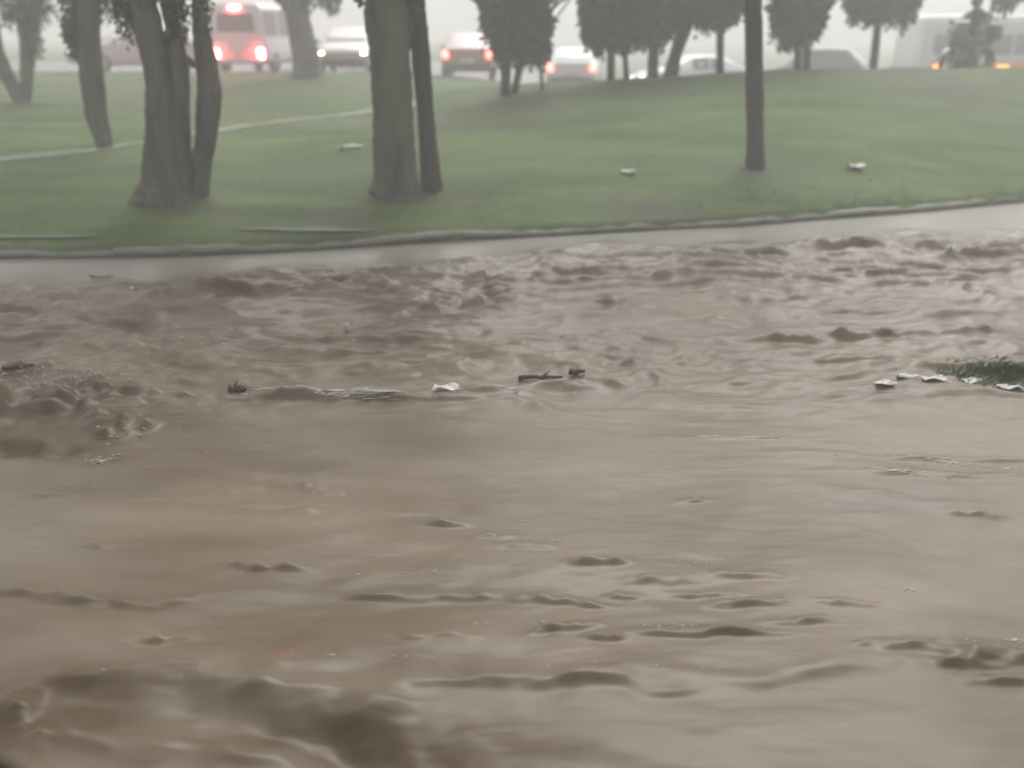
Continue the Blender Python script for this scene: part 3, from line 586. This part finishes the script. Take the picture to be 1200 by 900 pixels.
for s in (-1, 1): m.tube([(-.12, s*.08, .36), (-.66, s*.09, .35)], [.025, .02], 8); m.tube([(-.62, s*.11, .38), (-.48, s*.12, .74)], [.03, .025], 8)
m.build('frame', M_BLACK, moto)
m = MB(); m.box((.10, 0, .46), (.36, .26, .26), bev=.05); m.tube([(.16, 0, .55), (.24, 0, .74)], [.10, .08], 10); m.build('engine', mat('engine_metal', (.18, .18, .19), .4, 1), moto)
m = MB(); m.tube([(.26, -.12, .5), (.22, -.17, .32), (-.1, -.18, .30), (-.8, -.2, .42)], [.022, .025, .03, .045], 10); m.build('exhaust', M_STEEL, moto)
m = MB()
for s in (-1, 1): m.tube([(.66, s*.09, .35), (.46, s*.09, .95)], [.025, .022], 8)
m.build('fork', M_STEEL, moto)
m = MB(); m.tube([(.28, -.36, 1.08), (.38, -.22, 1.10), (.45, 0, 1.02), (.38, .22, 1.10), (.28, .36, 1.08)], [.015]*5, 8); m.build('handlebar', M_BLACK, moto)
m = MB(); m.lathe([(0, .60), (.055, .595), (.065, .57), (.05, .48), (0, .46)], 'x', (0, 0, .90), 18); m.build('headlight', mat('dim_headlamp', (.8, .8, .8), .2, emit=(1, .96, .9), es=2.5), moto)
m = MB()
V = []; 
for i in range(7):
    a = -.6 + 1.2*i/6
    for k in range(5): t = k/4; V.append((.58 - .20*t - .10*(a*a), .22*a/.6*(1 - .25*t), .98 + .34*t))
F = [tuple(q) for q in grid_faces(7, 5)]
wsd = mesh_obj('windshield', V, F, mat('smoked_windshield', (.10, .105, .11), .1), moto); sd = wsd.modifiers.new('solid', 'SOLIDIFY'); sd.thickness = .006
m = MB()
for x0, a0, a1 in ((.66, 20, 150), (-.66, 40, 170)):
    m = MB(); vs = []
    for i in range(9):
        a = R(a0 + (a1 - a0)*i/8)
        for y in (-.075, 0, .075): vs.append((x0 + (.385 + (.01 if y == 0 else 0))*math.cos(a), y, .35 + (.385 + (.015 if y == 0 else 0))*math.sin(a)))
    m.add(vs, [tuple(q) for q in grid_faces(9, 3)])
    mg = m.build('mudguard', M_TANK, moto); sd = mg.modifiers.new('solid', 'SOLIDIFY'); sd.thickness = .008
m = MB(); m.box((.12, 0, .58), (.74, .40, .46), Matrix.Rotation(R(-8), 4, 'Y'), bev=.12); m.blob((.40, 0, .86), (.22, .24, .24), 3); m.build('fairing', mat('dark_fairing', (.045, .048, .05), .35), moto)
m = MB(); m.box((-.84, 0, .84), (.05, .16, .08), bev=.015); m.build('tail_light', mat('moto_tail', (.4, .02, .02), .2), moto)
for s in (-1, 1):
    m = MB(); m.tube([(.36, s*.22, 1.1), (.34, s*.30, 1.24)], [.008, .008], 6); m.blob((.33, s*.32, 1.28), (.02, .07, .05), 2); m.build('mirror', M_BLACK, moto)
m = MB(); m.box((-.74, 0, 1.06), (.36, .40, .34), bev=.06); m.build('luggage_box', M_BLACK, moto)

def skin_body(name, joints, bones, mat_, parent=None, root_i=0, sub=2):
    me = bpy.data.meshes.new(name); me.from_pydata([j[0] for j in joints], bones, []); o = bpy.data.objects.new(name, me); COL.objects.link(o)
    sk = o.modifiers.new('skin', 'SKIN'); 
    if not me.skin_vertices: 
        bm = bmesh.new(); bm.from_mesh(me); bm.verts.layers.skin.verify(); bm.to_mesh(me); bm.free()
    for i, j in enumerate(joints):
        r = j[1]; me.skin_vertices[0].data[i].radius = r if isinstance(r, tuple) else (r, r)
        me.skin_vertices[0].data[i].use_root = (i == root_i)
    o.modifiers.new('sub', 'SUBSURF').levels = sub; o.modifiers['sub'].render_levels = sub
    me.materials.append(mat_)
    dg = bpy.context.evaluated_depsgraph_get(); bpy.context.view_layer.update()
    ev = o.evaluated_get(bpy.context.evaluated_depsgraph_get()); nm = bpy.data.meshes.new_from_object(ev); o.modifiers.clear(); o.data = nm
    nm.polygons.foreach_set('use_smooth', [True]*len(nm.polygons))
    if parent: o.parent = parent
    return o
M_SKIN = mat('skin', (.30, .18, .12), .5); M_COAT = noisy('wet_dark_raincoat', (.030, .034, .038), (.055, .06, .065), 12, rough=.35); M_TROUS = noisy('dark_trousers', (.025, .022, .026), (.05, .04, .042), 20, rough=.7)
J = [((-.22, 0, .94), (.16, .13)), ((-.19, 0, 1.12), (.16, .12)), ((-.13, 0, 1.32), (.17, .12)), ((-.09, 0, 1.46), (.13, .09)), ((-.06, 0, 1.55), .06), ((-.03, 0, 1.64), (.085, .095)), ((-.01, 0, 1.74), (.08, .09))]
B = [(0, 1), (1, 2), (2, 3), (3, 4), (4, 5), (5, 6)]
for s in (-1, 1):
    b = len(J)
    J += [((-.10, s*.20, 1.42), .075), ((.02, s*.31, 1.20), .052), ((.22, s*.34, 1.12), .040), ((.29, s*.345, 1.095), .036)]
    B += [(3, b), (b, b+1), (b+1, b+2), (b+2, b+3)]
    for fk in range(5):
        q = len(J); oy = s*(.325 + .018*fk)
        if fk < 4: J += [((.335, oy, 1.10), .011), ((.345, oy, 1.065), .010), ((.315, oy, 1.050), .009)]
        else: J += [((.30, s*.30, 1.10), .012), ((.325, s*.295, 1.075), .010), ((.335, s*.30, 1.055), .009)]
        B += [(b+3, q), (q, q+1), (q+1, q+2)]
    b = len(J)
    J += [((-.16, s*.12, .92), .10), ((.20, s*.20, .84), .082), ((.24, s*.21, .79), .070), ((.02, s*.20, .42), .048), ((.0, s*.20, .36), .045), ((.10, s*.205, .33), .04), ((.18, s*.21, .32), .032)]
    B += [(0, b), (b, b+1), (b+1, b+2), (b+2, b+3), (b+3, b+4), (b+4, b+5), (b+5, b+6)]
rider = skin_body('person', J, B, M_SKIN)
rider.location = BL; rider.rotation_euler = (0, 0, BH)
tag(rider, 'person in dark rain clothes riding the motorcycle along the crest', 'person')
# clothes are separate shells that follow the body
def shell(name, test, m_, grow):
    me = rider.data; bm = bmesh.new(); bm.from_mesh(me); bm.normal_update()
    kill = [f for f in bm.faces if not test(f.calc_center_median())]; bmesh.ops.delete(bm, geom=kill, context='FACES')
    for v in bm.verts: v.co += v.normal*grow
    nm = bpy.data.meshes.new(name); bm.to_mesh(nm); bm.free(); nm.materials.append(m_); nm.polygons.foreach_set('use_smooth', [True]*len(nm.polygons))
    o = bpy.data.objects.new(name, nm); COL.objects.link(o); o.parent = rider; s = o.modifiers.new('solid', 'SOLIDIFY'); s.thickness = .008; s.offset = 1; return o
shell('raincoat', lambda c: c.z > .88 and c.z < 1.56 and c.x < .27, M_COAT, .016)
shell('trousers', lambda c: .40 < c.z < 1.04 and c.x < .40, M_TROUS, .012)
for sgn in (-1, 1): shell('boot', lambda c: c.z <= .42 and c.y*sgn > 0, M_BLACK, .014)
m = MB(); m.blob((-.01, 0, 1.73), (.145, .125, .145), 3); hm = m.build('helmet', paint('dark_helmet_paint', (.04, .042, .045)), rider)
m = MB(); m.blob((.035, 0, 1.715), (.115, .105, .06), 3); m.build('visor', M_GLASS, rider)
m = MB(); m.box((-.37, 0, 1.28), (.18, .32, .40), bev=.07); m.build('backpack', M_BLACK, rider)

# ------------------------------------------------------------------ debris and litter
M_WOOD = noisy('wet_wood', (.025, .020, .015), (.06, .047, .034), 20, rough=.5, bump=.5); M_PLASTIC = noisy('white_plastic', (.40, .39, .36), (.64, .63, .61), 30, rough=.4, bump=.4, bscale=50)
def branch(label, px, py, L, r, ang, twigs=3):
    p = at_z(px, py); z = wz(p.x, p.y); root = MB(); c, s_ = math.cos(R(ang)), math.sin(R(ang)); pts = []; rr = []
    for k in range(7):
        t = k/6 - .5; pts.append((p.x + c*t*L + random.gauss(0, .006), p.y + s_*t*L + random.gauss(0, .006), z + .012 + random.uniform(0, .012))); rr.append(r*(1 - .5*k/6))
    root.tube(pts, rr, 8, jit=.15)
    for k in range(twigs):
        q = Vector(random.choice(pts[1:-1])); root.tube([q, q + Vector((random.uniform(-.1, .1), random.uniform(-.03, .03), random.uniform(.02, .06)))], [r*.5, r*.15], 6)
    return tag(root.build('branch', M_WOOD), label, 'branch', 'sticks in the flood')
branch('long thin dark stick floating in mid-flood right of the pale foam', 633, 449, .27, .016, 4, 1)
branch('short blunt stick just right of the long thin one', 676, 450, .09, .022, 14, 0)
branch('dark knotty snag with upright stubs at the left end of the foam lip', 281, 461, .10, .026, 0, 2)
branch('small dark stick near the choppy left bank water', 25, 445, .16, .014, 14, 1)
branch('thin dark stick drifting close under the kerb at left', 120, 327, .20, .009, 6)
def scrap(label, pt, sz, ang, name='litter', mat_=M_PLASTIC, cat='litter', group='white litter'):
    bm = bmesh.new(); bmesh.ops.create_grid(bm, x_segments=9, y_segments=6, size=.5); M = Matrix.Rotation(R(ang), 3, 'Z'); sd_ = random.random()*50
    V = []
    for v in bm.verts:
        n = float(fbm(v.co.x*2.2 + sd_, v.co.y*2.2, 3)); e = 1 + .25*float(noise(math.atan2(v.co.y, v.co.x)*1.3, sd_))
        V.append(Vector(pt) + M @ Vector((v.co.x*sz[0]*e, v.co.y*sz[1]*e, sz[2]*(.45 + .5*n))))
    bm.verts.index_update(); F = [[v.index for v in f.verts] for f in bm.faces]; bm.free()
    o = mesh_obj(name, V, F, mat_); s = o.modifiers.new('solid', 'SOLIDIFY'); s.thickness = .004; sb = o.modifiers.new('sub', 'SUBSURF'); sb.levels = sb.render_levels = 1
    return tag(o, label, cat, group)
def on_water(px, py, dz=.0): p = at_z(px, py); return (p.x, p.y, wz(p.x, p.y) + dz)
def on_lawn(px, py): p = ground(px, py); return (p.x, p.y, tz(p.x, p.y) + .02)
for (px, py, a, b, h, an, lab) in [
    (1036, 459, .11, .06, .03, 5, 'white scrap at the left end of the litter row by the drowned grass clump'),
    (1062, 450, .12, .06, .045, -8, 'arched white scrap, second from the left in the litter row'),
    (1093, 452, .14, .06, .03, 2, 'flat white scrap in the middle of the litter row'),
    (1137, 452, .10, .07, .04, 12, 'white scrap caught at the foot of the drowned grass clump'),
    (1182, 460, .13, .07, .035, -4, 'white scrap at the right end of the litter row'),
    (407, 389, .06, .05, .085, 40, 'small white scrap standing upright in the choppy water'),
    (158, 346, .06, .03, .03, 0, 'tiny white scrap close to the kerb at left'),
    (523, 463, .15, .08, .04, 3, 'crumpled pale scrap floating in mid-flood left of the sticks'),
    (1112, 304, .10, .05, .05, 10, 'pale scrap on the choppy water close to the right bank')]:
    scrap(lab, on_water(px, py, .002), (a, b, h), an)
for (px, py, a, b, h, an, lab) in [
    (1003, 199, .20, .16, .07, 8, 'white scrap on the lawn right of the tall bare trunk'),
    (737, 205, .17, .14, .06, -5, 'pale scrap on the lawn left of the tall bare trunk'),
    (412, 174, .34, .14, .05, 6, 'flat pale scrap on the lawn left of the thick rough trunk')]:
    scrap(lab, on_lawn(px, py), (a, b, h), an)
# drowned grass clump at right
gp = at_z(1174, 443); root = empty('grass_clump', (gp.x, gp.y, 0), 0, 'dark green drowned grass clump in the flood at the right edge', 'plant')
m = MB(); m.blob((0, .02, 0), (.46, .34, .040), 3, .12); m.build('soil', noisy('mossy_soil', (.06, .065, .035), (.11, .10, .065), 8, rough=.7), root)
n = 2600; a = rng.uniform(0, 2*math.pi, n); r_ = np.minimum(np.abs(rng.normal(0, .5, n)), rng.uniform(.9, 1.1, n)); x = np.cos(a)*r_*.42 + .05*np.sin(a*5); y = np.sin(a)*r_*.30 + .02; z = .022*np.sqrt(np.maximum(0, 1 - r_**2)); h = rng.uniform(.02, .10, n); lx = rng.normal(.05, .05, n); ly = rng.normal(-.02, .03, n); ww = rng.uniform(.004, .009, n)
GV = np.stack([np.stack([x + ww, y, z], -1), np.stack([x - ww, y, z], -1), np.stack([x + lx, y + ly, z + h*.7], -1)], 1).reshape(-1, 3)
np_mesh('blades', GV, np.arange(3*n).reshape(-1, 3), M_BLADE, root, smooth_=False)

# lone dark car door panel; only its rounded corner shows, no car behind it
dr = empty('car_door', (-.62, .72, 0), 0, 'black rounded car door edge cutting the bottom left corner', 'car_door')
Yd = .72; c0 = at_y(-2, 878, Yd); c1 = at_y(36, 902, Yd)
prof = [(-2.2, c0.z + .10), (-1.2, c0.z + .06), (-.80, c0.z + .03), (c0.x - .06, c0.z + .012), (c0.x, c0.z), (c0.x + .45*(c1.x - c0.x), c0.z + .40*(c1.z - c0.z)), (c1.x, c1.z), (c1.x + .02, c1.z - .03), (c1.x + .03, c1.z - .12), (c1.x + .02, .45)]
V = []; n = len(prof)
for y in (-.06, 0):
    for (x, z) in prof: V.append((x, Yd + y, z))
    V.append((-2.2, Yd + y, .45))
k = n + 1; F = [tuple(range(k)), tuple(range(2*k-1, k-1, -1))] + [(i, i+k, (i+1) % k + k, (i+1) % k) for i in range(k)]
o = mesh_obj('panel', V, F, mat('black_rubber_trim', (.008, .007, .007), .9, spec=.1), dr, False); o.matrix_parent_inverse = Matrix.Translation(-dr.location)
bv = o.modifiers.new('bevel', 'BEVEL'); bv.width = .012; bv.segments = 3

# ------------------------------------------------------------------ rain haze
hz = bpy.data.materials.new('rain_haze'); hz.use_nodes = True; T = hz.node_tree; T.nodes.clear()
pv = T.nodes.new('ShaderNodeVolumePrincipled'); pv.inputs['Color'].default_value = (.95, .935, .93, 1); pv.inputs['Density'].default_value = HAZE_DENSITY; pv.inputs['Anisotropy'].default_value = .2
mo = T.nodes.new('ShaderNodeOutputMaterial'); T.links.new(pv.outputs[0], mo.inputs['Volume'])
m = MB(); m.box((0, 100, 5.2), (530, 360, 13.4)); hb = m.build('haze', hz, sm=False); tag(hb, kind='stuff')
